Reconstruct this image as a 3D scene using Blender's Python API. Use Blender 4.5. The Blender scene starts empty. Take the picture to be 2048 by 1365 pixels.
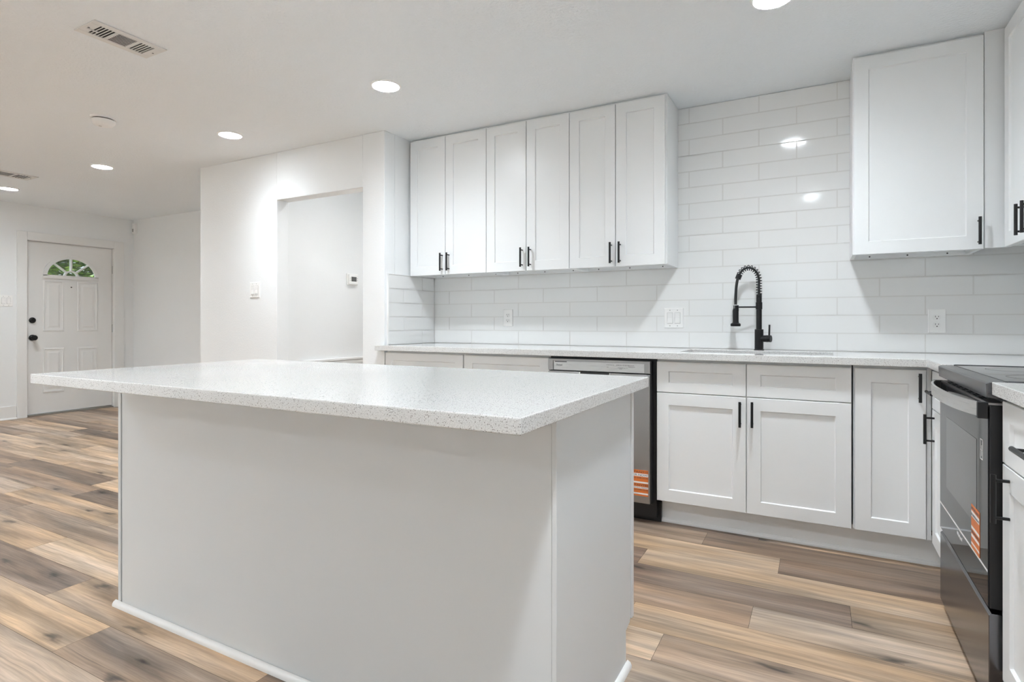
import bpy, bmesh, math, random
from mathutils import Vector, Matrix
R = math.radians
PI = math.pi
random.seed(7)
S = bpy.context.scene
COL = S.collection

# ------------------------------------------------------------------ camera, world, sun, exposure
cam_d = bpy.data.cameras.new('camera')
cam_d.lens = 19.997; cam_d.sensor_width = 36.0; cam_d.sensor_fit = 'HORIZONTAL'
cam_d.shift_y = -0.01862; cam_d.clip_start = 0.02; cam_d.clip_end = 200
cam = bpy.data.objects.new('camera', cam_d); COL.objects.link(cam)
cam.location = (0, 0, 1.0767); cam.rotation_euler = (R(90), 0, R(28.3285))
S.camera = cam

SKY = 0.44             # bright overcast sky
W = bpy.data.worlds.new('world'); S.world = W; W.use_nodes = True
wn = W.node_tree.nodes; wn.clear()
wo = wn.new('ShaderNodeOutputWorld'); wb = wn.new('ShaderNodeBackground')
wb.inputs[0].default_value = (0.88, 0.96, 1.06, 1); wb.inputs[1].default_value = SKY
W.node_tree.links.new(wb.outputs[0], wo.inputs[0])

sun_d = bpy.data.lights.new('sun', 'SUN'); sun_d.energy = 2.2; sun_d.angle = R(1.0)
sun = bpy.data.objects.new('sun', sun_d); COL.objects.link(sun)
sun.rotation_euler = Vector((-0.30, -0.60, -0.75)).to_track_quat('-Z', 'Y').to_euler()

LAMP = 205.0           # kitchen downlights
LAMP2 = 165.0          # narrow-lens downlights towards the front door
LAMP3 = 300.0          # unseen downlights behind the viewer, most of them added as fill
HALL_FILL = 70.0  # strength of the unseen lamps added to brighten the hallway
S.view_settings.view_transform = 'Standard'
S.view_settings.look = 'None'
S.view_settings.exposure = 1.66
S.view_settings.gamma = 1.0
S.view_settings.use_curve_mapping = False
S.cycles.use_denoising = True
S.cycles.max_bounces = 14
S.cycles.diffuse_bounces = 8
S.cycles.sample_clamp_indirect = 6.0

FILL_WINS = [(-6.6, -3.6, 0.0, 2.1), (-1.9, 0.1, 0.75, 2.1)]      # unseen patio door and window, added behind the viewer to bring in fill light
for k, (a, b_, z0, z1) in enumerate(FILL_WINS):
    pd = bpy.data.lights.new('window_portal', 'AREA'); pd.shape = 'RECTANGLE'; pd.size = b_ - a; pd.size_y = z1 - z0; pd.cycles.is_portal = True
    po = bpy.data.objects.new('window_portal', pd); COL.objects.link(po); po.location = ((a + b_) / 2, -3.34, (z0 + z1) / 2); po.rotation_euler = (R(90), 0, 0)

# ------------------------------------------------------------------ materials
def nt(name):
    m = bpy.data.materials.new(name); m.use_nodes = True
    n = m.node_tree.nodes; b = n['Principled BSDF']
    return m, n, m.node_tree.links, b

def mat(name, col, rough=0.5, metal=0.0, bump=0, bscale=80, coat=0, var=0, spec=None):
    m, n, l, b = nt(name)
    b.inputs['Base Color'].default_value = (*col, 1); b.inputs['Roughness'].default_value = rough
    b.inputs['Metallic'].default_value = metal
    if spec is not None: b.inputs['Specular IOR Level'].default_value = spec
    if coat: b.inputs['Coat Weight'].default_value = coat; b.inputs['Coat Roughness'].default_value = 0.05
    tc = n.new('ShaderNodeTexCoord')
    if bump:
        no = n.new('ShaderNodeTexNoise'); no.inputs['Scale'].default_value = bscale; no.inputs['Detail'].default_value = 4
        bp = n.new('ShaderNodeBump'); bp.inputs['Strength'].default_value = bump; bp.inputs['Distance'].default_value = 0.004
        l.new(tc.outputs['Object'], no.inputs['Vector']); l.new(no.outputs[0], bp.inputs['Height']); l.new(bp.outputs[0], b.inputs['Normal'])
    if var:
        n2 = n.new('ShaderNodeTexNoise'); n2.inputs['Scale'].default_value = 2.3; n2.inputs['Detail'].default_value = 5
        mx = n.new('ShaderNodeMix'); mx.data_type = 'RGBA'
        mx.inputs[6].default_value = (*[c * (1 - var) for c in col], 1); mx.inputs[7].default_value = (*col, 1)
        l.new(tc.outputs['Object'], n2.inputs['Vector']); l.new(n2.outputs[0], mx.inputs[0]); l.new(mx.outputs[2], b.inputs['Base Color'])
    return m

M = {}
M['wall'] = mat('wall_paint', (0.845, 0.86, 0.865), 0.55, bump=0.25, bscale=130)
M['ceil'] = mat('ceiling_paint', (0.875, 0.91, 0.935), 0.8, bump=1.0, bscale=70, var=0.03)
M['trim'] = mat('trim_paint', (0.83, 0.83, 0.82), 0.35)
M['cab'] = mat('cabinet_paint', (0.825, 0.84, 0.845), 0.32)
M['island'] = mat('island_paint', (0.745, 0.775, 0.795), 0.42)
M['door'] = mat('door_paint', (0.82, 0.82, 0.81), 0.38)
M['grout'] = mat('grout', (0.70, 0.695, 0.68), 0.8)
M['tile'] = mat('tile_glaze', (0.82, 0.825, 0.82), 0.09, bump=0.03, bscale=14)
M['plate'] = mat('plate_plastic', (0.90, 0.90, 0.89), 0.28)
M['gap'] = mat('gap_grey', (0.36, 0.36, 0.355), 0.6)
M['plate2'] = mat('rocker_plastic', (0.91, 0.91, 0.90), 0.22)
M['black'] = mat('black_metal', (0.012, 0.012, 0.013), 0.38, 0.3)
M['blackp'] = mat('black_plastic', (0.010, 0.010, 0.011), 0.45)
M['dark'] = mat('dark_cavity', (0.02, 0.02, 0.02), 0.7)
M['chrome'] = mat('chrome', (0.75, 0.75, 0.75), 0.12, 1.0)
M['hinge'] = mat('nickel_hinge', (0.45, 0.44, 0.42), 0.35, 1.0)
M['ink'] = mat('print_ink', (0.05, 0.05, 0.055), 0.5)
M['inkg'] = mat('print_grey', (0.22, 0.22, 0.22), 0.5)
M['white_ink'] = mat('print_white', (0.75, 0.75, 0.75), 0.5)
M['orange'] = mat('label_orange', (0.66, 0.17, 0.03), 0.5)
M['paper'] = mat('label_white', (0.8, 0.78, 0.77), 0.5)
M['lcd'] = mat('lcd_grey', (0.10, 0.10, 0.10), 0.3)
M['vent'] = mat('vent_enamel', (0.75, 0.745, 0.73), 0.4)
M['bark'] = mat('bark', (0.16, 0.11, 0.07), 0.9, bump=0.6, bscale=30)
M['shaving'] = mat('dry_leaf', (0.33, 0.15, 0.05), 0.7)
M['under'] = mat('subfloor', (0.06, 0.045, 0.035), 0.9)

def steel(name, col, rough, sx, sy, sz):
    m, n, l, b = nt(name)
    b.inputs['Base Color'].default_value = (*col, 1); b.inputs['Metallic'].default_value = 1.0
    tc = n.new('ShaderNodeTexCoord'); mp = n.new('ShaderNodeMapping'); mp.inputs['Scale'].default_value = (sx, sy, sz)
    no = n.new('ShaderNodeTexNoise'); no.inputs['Scale'].default_value = 1; no.inputs['Detail'].default_value = 3
    mr = n.new('ShaderNodeMapRange'); mr.inputs[3].default_value = rough * 0.8; mr.inputs[4].default_value = rough * 1.3
    l.new(tc.outputs['Object'], mp.inputs[0]); l.new(mp.outputs[0], no.inputs['Vector']); l.new(no.outputs[0], mr.inputs[0]); l.new(mr.outputs[0], b.inputs['Roughness'])
    return m
M['steel'] = steel('brushed_steel', (0.40, 0.395, 0.39), 0.34, 6, 6, 900)
M['steel_dark'] = steel('dark_steel', (0.185, 0.188, 0.20), 0.22, 6, 6, 700)
M['steel_light'] = steel('light_steel', (0.66, 0.66, 0.65), 0.28, 6, 6, 700)

m, n, l, b = nt('black_glass'); b.inputs['Base Color'].default_value = (0.02, 0.02, 0.021, 1)
b.inputs['Roughness'].default_value = 0.04; b.inputs['IOR'].default_value = 1.25
M['bglass'] = m
m, n, l, b = nt('cooktop_glass'); b.inputs['Base Color'].default_value = (0.015, 0.015, 0.016, 1); b.inputs['Roughness'].default_value = 0.02; b.inputs['IOR'].default_value = 1.55
M['cglass'] = m
m, n, l, b = nt('oven_window_glass'); b.inputs['Base Color'].default_value = (0.075, 0.075, 0.077, 1)
b.inputs['Roughness'].default_value = 0.06; b.inputs['IOR'].default_value = 1.40
M['window'] = m

def emit(name, col, st):
    m = bpy.data.materials.new(name); m.use_nodes = True; n = m.node_tree.nodes; n.clear()
    o = n.new('ShaderNodeOutputMaterial'); e = n.new('ShaderNodeEmission'); e.inputs[0].default_value = (*col, 1); e.inputs[1].default_value = st
    m.node_tree.links.new(e.outputs[0], o.inputs[0]); return m
def led(name, col, st, narrow=2.2):
    # lensed diffuser: strongest straight down, dimmer towards the sides
    m = emit(name, col, st); n = m.node_tree.nodes; l = m.node_tree.links; e = next(q for q in n if q.type == 'EMISSION')
    g = n.new('ShaderNodeNewGeometry'); d = n.new('ShaderNodeVectorMath'); d.operation = 'DOT_PRODUCT'
    l.new(g.outputs['Normal'], d.inputs[0]); l.new(g.outputs['Incoming'], d.inputs[1])
    a = n.new('ShaderNodeMath'); a.operation = 'ABSOLUTE'; l.new(d.outputs['Value'], a.inputs[0])
    p = n.new('ShaderNodeMath'); p.operation = 'POWER'; p.inputs[1].default_value = narrow; l.new(a.outputs[0], p.inputs[0])
    q = n.new('ShaderNodeMath'); q.operation = 'MULTIPLY_ADD'; q.inputs[1].default_value = st * 0.9; q.inputs[2].default_value = st * 0.1; l.new(p.outputs[0], q.inputs[0])
    l.new(q.outputs[0], e.inputs[1]); return m
M['led'] = led('led_diffuser', (0.93, 1.0, 1.065), LAMP)
M['led2'] = led('led_living', (0.93, 1.0, 1.065), LAMP2, 3.8)
M['led3'] = led('led_rear', (0.93, 1.0, 1.065), LAMP3)
M['ledhall'] = led('led_hall', (1.0, 1.0, 1.0), HALL_FILL)

def glass():
    m = bpy.data.materials.new('clear_glass'); m.use_nodes = True; n = m.node_tree.nodes; n.clear(); l = m.node_tree.links
    o = n.new('ShaderNodeOutputMaterial'); t = n.new('ShaderNodeBsdfTransparent'); g = n.new('ShaderNodeBsdfGlossy'); g.inputs['Roughness'].default_value = 0.02
    mx = n.new('ShaderNodeMixShader'); mx.inputs[0].default_value = 0.07
    t.inputs[0].default_value = (0.93, 0.96, 0.94, 1)
    l.new(t.outputs[0], mx.inputs[1]); l.new(g.outputs[0], mx.inputs[2]); l.new(mx.outputs[0], o.inputs[0]); return m
M['glass'] = glass()

def quartz():
    m, n, l, b = nt('speckled_quartz'); b.inputs['Roughness'].default_value = 0.06
    tc = n.new('ShaderNodeTexCoord')
    v = n.new('ShaderNodeTexVoronoi'); v.inputs['Scale'].default_value = 290
    l.new(tc.outputs['Object'], v.inputs['Vector'])
    sep = n.new('ShaderNodeSeparateColor'); l.new(v.outputs['Color'], sep.inputs[0])
    lt = n.new('ShaderNodeMath'); lt.operation = 'LESS_THAN'; lt.inputs[1].default_value = 0.24; l.new(sep.outputs[0], lt.inputs[0])
    ld = n.new('ShaderNodeMath'); ld.operation = 'LESS_THAN'; ld.inputs[1].default_value = 0.36; l.new(v.outputs['Distance'], ld.inputs[0])
    mu = n.new('ShaderNodeMath'); mu.operation = 'MULTIPLY'; l.new(lt.outputs[0], mu.inputs[0]); l.new(ld.outputs[0], mu.inputs[1])
    v2 = n.new('ShaderNodeTexNoise'); v2.inputs['Scale'].default_value = 420; v2.inputs['Detail'].default_value = 2; l.new(tc.outputs['Object'], v2.inputs['Vector'])
    r = n.new('ShaderNodeValToRGB'); r.color_ramp.elements[0].position = 0.35; r.color_ramp.elements[0].color = (0.55, 0.55, 0.54, 1)
    r.color_ramp.elements[1].position = 0.56; r.color_ramp.elements[1].color = (0.73, 0.73, 0.72, 1); l.new(v2.outputs[0], r.inputs[0])
    mx = n.new('ShaderNodeMix'); mx.data_type = 'RGBA'; mx.inputs[7].default_value = (0.30, 0.29, 0.28, 1)
    l.new(mu.outputs[0], mx.inputs[0]); l.new(r.outputs[0], mx.inputs[6]); l.new(mx.outputs[2], b.inputs['Base Color'])
    return m
M['quartz'] = quartz()

def wood():
    m, n, l, b = nt('oak_planks')
    tc = n.new('ShaderNodeTexCoord'); at = n.new('ShaderNodeAttribute'); at.attribute_name = 'tone'
    sd = n.new('ShaderNodeAttribute'); sd.attribute_name = 'seed'
    sx = n.new('ShaderNodeSeparateXYZ'); l.new(tc.outputs['Object'], sx.inputs[0])
    def math_(op, a, bb=None, c=None):
        q = n.new('ShaderNodeMath'); q.operation = op
        for i, t in enumerate((a, bb, c)):
            if t is None: continue
            if isinstance(t, (int, float)): q.inputs[i].default_value = t
            else: l.new(t, q.inputs[i])
        return q.outputs[0]
    X = math_('MULTIPLY_ADD', sd.outputs['Fac'], 37.3, sx.outputs[0])
    Y = math_('MULTIPLY_ADD', sd.outputs['Fac'], 11.7, sx.outputs[1])
    def vec(kx, ky):
        c = n.new('ShaderNodeCombineXYZ'); l.new(math_('MULTIPLY', X, kx), c.inputs[0]); l.new(math_('MULTIPLY', Y, ky), c.inputs[1]); return c.outputs[0]
    def noise(v, det, dist=0.0, rough=0.55):
        q = n.new('ShaderNodeTexNoise'); q.inputs['Scale'].default_value = 1; q.inputs['Detail'].default_value = det
        q.inputs['Distortion'].default_value = dist; q.inputs['Roughness'].default_value = rough; l.new(v, q.inputs['Vector']); return q.outputs[0]
    def ramp(f, a, bb, ca, cb):
        q = n.new('ShaderNodeMapRange'); q.inputs[1].default_value = a; q.inputs[2].default_value = bb; q.inputs[3].default_value = ca; q.inputs[4].default_value = cb
        l.new(f, q.inputs[0]); return q.outputs[0]
    wav = noise(vec(1.1, 3.2), 3, 0.4)
    Y = math_('MULTIPLY_ADD', wav, 0.045, Y)
    band = noise(vec(0.9, 11), 3, 0.6)
    fine = noise(vec(5, 170), 5, 0.2, 0.65)
    mid = noise(vec(2.2, 45), 4, 0.5)
    vo = n.new('ShaderNodeTexVoronoi'); vo.inputs['Scale'].default_value = 1; vo.voronoi_dimensions = '2D'
    wv = n.new('ShaderNodeVectorMath'); wv.operation = 'ADD'; l.new(vec(2.0, 6.0), wv.inputs[0])
    nz = n.new('ShaderNodeTexNoise'); nz.inputs['Scale'].default_value = 1.0; l.new(vec(9, 30), nz.inputs['Vector'])
    sc = n.new('ShaderNodeVectorMath'); sc.operation = 'SCALE'; sc.inputs['Scale'].default_value = 0.30; l.new(nz.outputs['Color'], sc.inputs[0]); l.new(sc.outputs[0], wv.inputs[1])
    l.new(wv.outputs[0], vo.inputs['Vector'])
    knot = ramp(vo.outputs['Distance'], 0.02, 0.105, 1.0, 0.0)
    halo = ramp(vo.outputs['Distance'], 0.05, 0.45, 1.0, 0.0)
    sepc = n.new('ShaderNodeSeparateColor'); l.new(vo.outputs['Color'], sepc.inputs[0])
    gate = math_('GREATER_THAN', sepc.outputs[0], 0.55)
    knot = math_('MULTIPLY', knot, gate); halo = math_('MULTIPLY', math_('MULTIPLY', halo, halo), gate)
    crack = ramp(noise(vec(1.1, 62), 3, 0.8), 0.60, 0.70, 0.0, 1.0)
    zone = ramp(noise(vec(0.7, 8), 2), 0.46, 0.62, 0.0, 1.0)
    k = math_('MULTIPLY', ramp(band, 0.34, 0.66, 0.56, 1.26), ramp(fine, 0.32, 0.68, 0.80, 1.14))
    k = math_('MULTIPLY', k, ramp(mid, 0.36, 0.64, 0.80, 1.12))
    k = math_('MULTIPLY', k, math_('SUBTRACT', 1.0, math_('MULTIPLY', math_('MULTIPLY', crack, zone), 0.42)))
    k = math_('MULTIPLY', k, math_('SUBTRACT', 1.0, math_('MULTIPLY', halo, 0.38)))
    k = math_('MULTIPLY', k, math_('SUBTRACT', 1.0, math_('MULTIPLY', knot, 0.74)))
    grey = n.new('ShaderNodeMix'); grey.data_type = 'RGBA'
    l.new(ramp(noise(vec(1.3, 7), 2), 0.42, 0.70, 0.0, 0.45), grey.inputs[0]); l.new(at.outputs['Color'], grey.inputs[6])
    hs = n.new('ShaderNodeHueSaturation'); hs.inputs['Saturation'].default_value = 0.45; l.new(at.outputs['Color'], hs.inputs['Color']); l.new(hs.outputs[0], grey.inputs[7])
    mul = n.new('ShaderNodeVectorMath'); mul.operation = 'SCALE'; l.new(grey.outputs[2], mul.inputs[0]); l.new(k, mul.inputs['Scale'])
    l.new(mul.outputs[0], b.inputs['Base Color'])
    l.new(ramp(fine, 0.3, 0.7, 0.42, 0.34), b.inputs['Roughness'])
    bp = n.new('ShaderNodeBump'); bp.inputs['Strength'].default_value = 0.12; bp.inputs['Distance'].default_value = 0.002; l.new(fine, bp.inputs['Height']); l.new(bp.outputs[0], b.inputs['Normal'])
    return m
M['wood'] = wood()

def leafmat():
    m, n, l, b = nt('leaf_green'); b.inputs['Roughness'].default_value = 0.5
    oi = n.new('ShaderNodeTexCoord'); no = n.new('ShaderNodeTexNoise'); no.inputs['Scale'].default_value = 9; l.new(oi.outputs['Object'], no.inputs['Vector'])
    r = n.new('ShaderNodeValToRGB'); r.color_ramp.elements[0].position = 0.35; r.color_ramp.elements[0].color = (0.05, 0.12, 0.03, 1)
    r.color_ramp.elements[1].position = 0.62; r.color_ramp.elements[1].color = (0.26, 0.38, 0.06, 1)
    l.new(no.outputs[0], r.inputs[0]); l.new(r.outputs[0], b.inputs['Base Color'])
    b.inputs['Transmission Weight'].default_value = 0.0
    return m
M['leaf'] = leafmat()
M['concrete'] = mat('pale_concrete', (0.62, 0.61, 0.59), 0.85, bump=0.3, bscale=20)
M['grass'] = mat('lawn', (0.12, 0.2, 0.05), 0.9, bump=0.5, bscale=40)

# ------------------------------------------------------------------ mesh helpers
def BM(): return bmesh.new()

def box(bm, x0, x1, y0, y1, z0, z1, mi=0):
    if x0 > x1: x0, x1 = x1, x0
    if y0 > y1: y0, y1 = y1, y0
    if z0 > z1: z0, z1 = z1, z0
    v = [bm.verts.new((x, y, z)) for z in (z0, z1) for y in (y0, y1) for x in (x0, x1)]
    for f in ((0, 2, 3, 1), (4, 5, 7, 6), (0, 1, 5, 4), (2, 6, 7, 3), (0, 4, 6, 2), (1, 3, 7, 5)):
        bm.faces.new([v[i] for i in f]).material_index = mi
    return bm

def cyl(bm, p0, p1, r0, r1=None, seg=20, caps=True):
    p0 = Vector(p0); p1 = Vector(p1); r1 = r0 if r1 is None else r1
    d = (p1 - p0).normalized(); a = d.orthogonal().normalized(); c = d.cross(a)
    A = [bm.verts.new(p0 + (a * math.cos(t) + c * math.sin(t)) * r0) for t in [2 * PI * i / seg for i in range(seg)]]
    B = [bm.verts.new(p1 + (a * math.cos(t) + c * math.sin(t)) * r1) for t in [2 * PI * i / seg for i in range(seg)]]
    for i in range(seg):
        j = (i + 1) % seg; bm.faces.new((A[i], A[j], B[j], B[i]))
    if caps: bm.faces.new(A[::-1]); bm.faces.new(B)
    return bm

def lathe(bm, prof, origin=(0, 0, 0), axis='z', seg=32):
    """prof: list of (radius, height) from bottom to top; closed at ends by caps"""
    o = Vector(origin); rings = []
    for r, h in prof:
        ring = []
        for i in range(seg):
            t = 2 * PI * i / seg; x, y = r * math.cos(t), r * math.sin(t)
            if axis == 'z': p = (x, y, h)
            elif axis == 'x': p = (h, x, y)
            else: p = (x, h, y)
            ring.append(bm.verts.new(o + Vector(p)))
        rings.append(ring)
    for a, b_ in zip(rings, rings[1:]):
        for i in range(seg):
            j = (i + 1) % seg; bm.faces.new((a[i], a[j], b_[j], b_[i]))
    bm.faces.new(rings[0][::-1]); bm.faces.new(rings[-1])
    return bm

def tube(bm, pts, r, seg=10):
    pts = [Vector(p) for p in pts]; rings = []; nrm = None
    for i, p in enumerate(pts):
        t = (pts[min(i + 1, len(pts) - 1)] - pts[max(i - 1, 0)]).normalized()
        if nrm is None: nrm = t.orthogonal().normalized()
        nrm = (nrm - t * nrm.dot(t)).normalized(); bn = t.cross(nrm)
        rr = r[i] if isinstance(r, (list, tuple)) else r
        rings.append([bm.verts.new(p + (nrm * math.cos(a) + bn * math.sin(a)) * rr) for a in [2 * PI * k / seg for k in range(seg)]])
    for a, b_ in zip(rings, rings[1:]):
        for i in range(seg):
            j = (i + 1) % seg; bm.faces.new((a[i], a[j], b_[j], b_[i]))
    bm.faces.new(rings[0][::-1]); bm.faces.new(rings[-1])
    return bm

def slab(bm, xs, ys, inside, z0, z1):
    """grid cells of (xs, ys) for which inside(i, j) is true, extruded from z0 to z1 as one body"""
    vs = {}
    def V(i, j):
        if (i, j) not in vs: vs[(i, j)] = bm.verts.new((xs[i], ys[j], z0))
        return vs[(i, j)]
    fs = []
    for i in range(len(xs) - 1):
        for j in range(len(ys) - 1):
            if inside(i, j): fs.append(bm.faces.new((V(i, j), V(i + 1, j), V(i + 1, j + 1), V(i, j + 1))))
    g = bmesh.ops.extrude_face_region(bm, geom=fs)
    bmesh.ops.translate(bm, verts=[e for e in g['geom'] if isinstance(e, bmesh.types.BMVert)], vec=(0, 0, z1 - z0))
    return bm

def prism(bm, outline, axis, a, b_):
    """outline: 2D points; extruded along axis from a to b_.  x: (y,z)  y: (x,z)  z: (x,y)"""
    def P(p, h): return {'x': (h, p[0], p[1]), 'y': (p[0], h, p[1]), 'z': (p[0], p[1], h)}[axis]
    A = [bm.verts.new(P(p, a)) for p in outline]; B = [bm.verts.new(P(p, b_)) for p in outline]
    k = len(outline)
    for i in range(k): bm.faces.new((A[i], A[(i + 1) % k], B[(i + 1) % k], B[i]))
    bm.faces.new(A[::-1]); bm.faces.new(B)
    return bm

def obj(name, bm, material, parent=None, loc=(0, 0, 0), rotz=0, bevel=0, smooth=False, seg=2):
    bmesh.ops.recalc_face_normals(bm, faces=bm.faces[:])
    me = bpy.data.meshes.new(name); bm.to_mesh(me); bm.free()
    for mm in (material if isinstance(material, (list, tuple)) else [material]): me.materials.append(M[mm])
    if smooth:
        for p in me.polygons: p.use_smooth = True
        me.set_sharp_from_angle(angle=R(40))
    o = bpy.data.objects.new(name, me); COL.objects.link(o); o.location = loc; o.rotation_euler = (0, 0, rotz)
    if parent: o.parent = parent
    if bevel:
        md = o.modifiers.new('bevel', 'BEVEL'); md.width = bevel; md.segments = seg; md.limit_method = 'ANGLE'; md.angle_limit = R(40)
        md.harden_normals = False
    return o

def thing(name, label, cat, loc=(0, 0, 0), rotz=0, group=None):
    o = bpy.data.objects.new(name, None); COL.objects.link(o); o.location = loc; o.rotation_euler = (0, 0, rotz)
    o.empty_display_size = 0.05
    return tag(o, label, cat, group)

def tag(o, label, cat, group=None):
    o['label'] = label; o['category'] = cat
    if group: o['group'] = group
    return o

def struct(name, bm, material, **k):
    o = obj(name, bm, material, **k); o['kind'] = 'structure'; return o

def text(name, body, size, material, parent, M4, width=None, depth=0.0003):
    c = bpy.data.curves.new(name, 'FONT'); c.body = body; c.size = size; c.extrude = depth; c.align_x = 'LEFT'
    t = bpy.data.objects.new(name, c); COL.objects.link(t)
    bpy.context.view_layer.update()
    me = bpy.data.meshes.new_from_object(t.evaluated_get(bpy.context.evaluated_depsgraph_get()))
    bpy.data.objects.remove(t)
    if width:
        xs = [v.co.x for v in me.vertices]; k = width / max(1e-6, max(xs) - min(xs)); x0 = min(xs)
        for v in me.vertices: v.co.x = (v.co.x - x0) * k
    me.transform(M4); me.name = name
    me.materials.clear(); me.materials.append(M[material])
    o = bpy.data.objects.new(name, me); COL.objects.link(o); o.parent = parent
    return o
# text lying on a face that looks towards -y (reads left to right along +x)
def face_y(x, y, z): return Matrix.Translation((x, y, z)) @ Matrix.Rotation(R(90), 4, 'X')

# ------------------------------------------------------------------ room shell
ZC = 2.40
XR = 1.06; YB = 3.60; XF = -7.85; YF = 4.18; YC = 3.035; YN = -3.2

# floor of separate vinyl planks laid along x, one mesh
def make_floor():
    bm = BM(); tone = bm.loops.layers.float_color.new('tone'); seed = bm.loops.layers.float.new('seed')
    rnd = random.Random(21)
    light = [(0.50, 0.342, 0.212), (0.53, 0.375, 0.245), (0.455, 0.305, 0.185), (0.47, 0.345, 0.245)]
    midt = [(0.335, 0.218, 0.140), (0.315, 0.208, 0.135), (0.35, 0.242, 0.165)]
    dark = [(0.205, 0.133, 0.089), (0.190, 0.127, 0.087), (0.222, 0.150, 0.104)]
    pal = {'l': light, 'm': midt, 'd': dark}
    w = 0.176; L = 1.20; y_ref = 2.856
    fixed = {0: [(-0.498, 'm', 'd')], -1: [(-0.153, 'l', 'd')], -2: [(-0.714, 'd', 'l')], -3: [(0.104, 'd', 'l')], -4: [(-0.218, 'm', 'l')], -5: [(-0.62, 'm', 'l')],
             -6: [(-0.47, 'l', 'm')], -10: [(-2.68, 'd', 'l')], -7: [(-0.9, 'm', 'l')], -8: [(-1.7, 'l', 'l')], -9: [(-3.3, 'l', 'l')], -11: [(-2.2, 'l', 'm')], -12: [(-2.75, 'm', 'l')]}
    r0 = math.ceil((y_ref - YN) / w) + 1
    for k in range(-r0, 20):
        y0 = y_ref + k * w; y1 = y0 + w
        if y0 > 6.3: break
        if k in fixed: s, tl, tr = fixed[k][0]
        else: s, tl, tr = rnd.uniform(-L, 0), rnd.choice('lmldl'), rnd.choice('lmll')
        nl = math.ceil((s + 8.0) / L)
        for q in range(-nl, 4):
            x0 = s + q * L; x1 = x0 + L
            if x0 > 1.2: break
            kind = tl if q == -1 else tr if q == 0 else rnd.choice('lllmmd')  # left planks lean to light tones, standing in for brighter light there
            c = rnd.choice(pal[kind]); j = rnd.uniform(0.93, 1.07)
            a = max(x0, -8.0); b_ = min(x1, 1.25); ya = max(y0, YN - 0.1); yb = y1
            if b_ - a < 0.01 or yb - ya < 0.01: continue
            g = 0.0006
            f = bm.faces.new([bm.verts.new(p) for p in ((a + g, ya + g, 0), (b_ - g, ya + g, 0), (b_ - g, yb - g, 0), (a + g, yb - g, 0))])
            sd = rnd.random()
            for lp in f.loops: lp[tone] = (c[0] * j, c[1] * j, c[2] * j, 1); lp[seed] = sd
    box(bm, -8.0, 1.25, YN - 0.1, 6.3, -0.06, -0.002, 1)
    return struct('floor', bm, ['wood', 'under'])
make_floor()

bm = BM(); box(bm, -8.0, 1.25, YN - 0.1, 6.3, ZC, ZC + 0.1); struct('ceiling', bm, 'ceil')
bm = BM(); box(bm, -2.635, XR + 0.14, YB + 0.011, YB + 0.13, 0, ZC); struct('wall_back', bm, 'wall')
bm = BM(); box(bm, XR, XR + 0.12, YN, YB + 0.011, 0, ZC); struct('wall_right', bm, 'wall')
bm = BM()     # foyer wall with the front door opening
box(bm, XF - 0.14, XF, YN, 3.036, 0, ZC); box(bm, XF - 0.14, XF, 3.949, YF + 0.12, 0, ZC); box(bm, XF - 0.14, XF, 3.036, 3.949, 2.006, ZC)
struct('wall_left', bm, 'wall')
bm = BM(); box(bm, XF, -4.58, YF, YF + 0.12, 0, ZC); struct('wall_foyer', bm, 'wall')
bm = BM()     # thick wall block with the cased-less hallway opening
xo1, xo2, zo = -3.7194, -2.8327, 2.0284
box(bm, -4.6837, xo1, YC, YC + 0.11, 0, ZC); box(bm, xo1, xo2, YC, YC + 0.11, zo, ZC); box(bm, xo2, -2.635, YC, YC + 0.11, 0, ZC)
struct('wall_center', bm, 'wall', bevel=0.004)
bm = BM(); box(bm, -2.76, -2.635, YC + 0.11, YB + 0.13, 0, ZC); box(bm, -2.76, -2.66, YB + 0.13, 6.2, 0, ZC); struct('wall_hall_right', bm, 'wall')
bm = BM(); box(bm, -3.86, -3.76, YC + 0.11, 6.2, 0, ZC); struct('wall_hall_left', bm, 'wall')
bm = BM(); box(bm, -3.86, -2.66, 6.2, 6.3, 0, ZC); struct('wall_hall_end', bm, 'wall')
bm = BM(); box(bm, -4.6837, -4.58, YC + 0.11, YF, 0, ZC); struct('wall_foyer_return', bm, 'wall')
bm = BM(); e = [XF - 0.14, FILL_WINS[0][0], FILL_WINS[0][1], FILL_WINS[1][0], FILL_WINS[1][1], XR + 0.12]
for a, b_ in ((e[0], e[1]), (e[2], e[3]), (e[4], e[5])): box(bm, a, b_, YN - 0.12, YN, 0, ZC)
for a, b_, z0, z1 in FILL_WINS:
    box(bm, a, b_, YN - 0.12, YN, z1, ZC)
    if z0 > 0: box(bm, a, b_, YN - 0.12, YN, 0, z0)
struct('wall_front', bm, 'wall')
for k, (a, b_, z0, z1) in enumerate(FILL_WINS):
    w_ = bpy.data.objects.new('window_%d' % (k + 1), None); COL.objects.link(w_); w_['kind'] = 'structure'; w_['label'] = ('wide glazed patio door behind the viewer', 'white framed window behind the viewer')[k]
    f = 0.05; bm = BM(); m_ = (a + b_) / 2
    for p, q in ((a, a + f), (b_ - f, b_), (m_ - f / 2, m_ + f / 2)): box(bm, p, q, YN - 0.10, YN - 0.04, z0, z1)
    for p, q in ((z0, z0 + f), (z1 - f, z1)): box(bm, a, b_, YN - 0.10, YN - 0.04, p, q)
    obj('window_frame', bm, 'trim', w_)
    bm = BM(); box(bm, a + f, b_ - f, YN - 0.072, YN - 0.068, z0 + f, z1 - f); obj('pane', bm, 'glass', w_)

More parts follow.
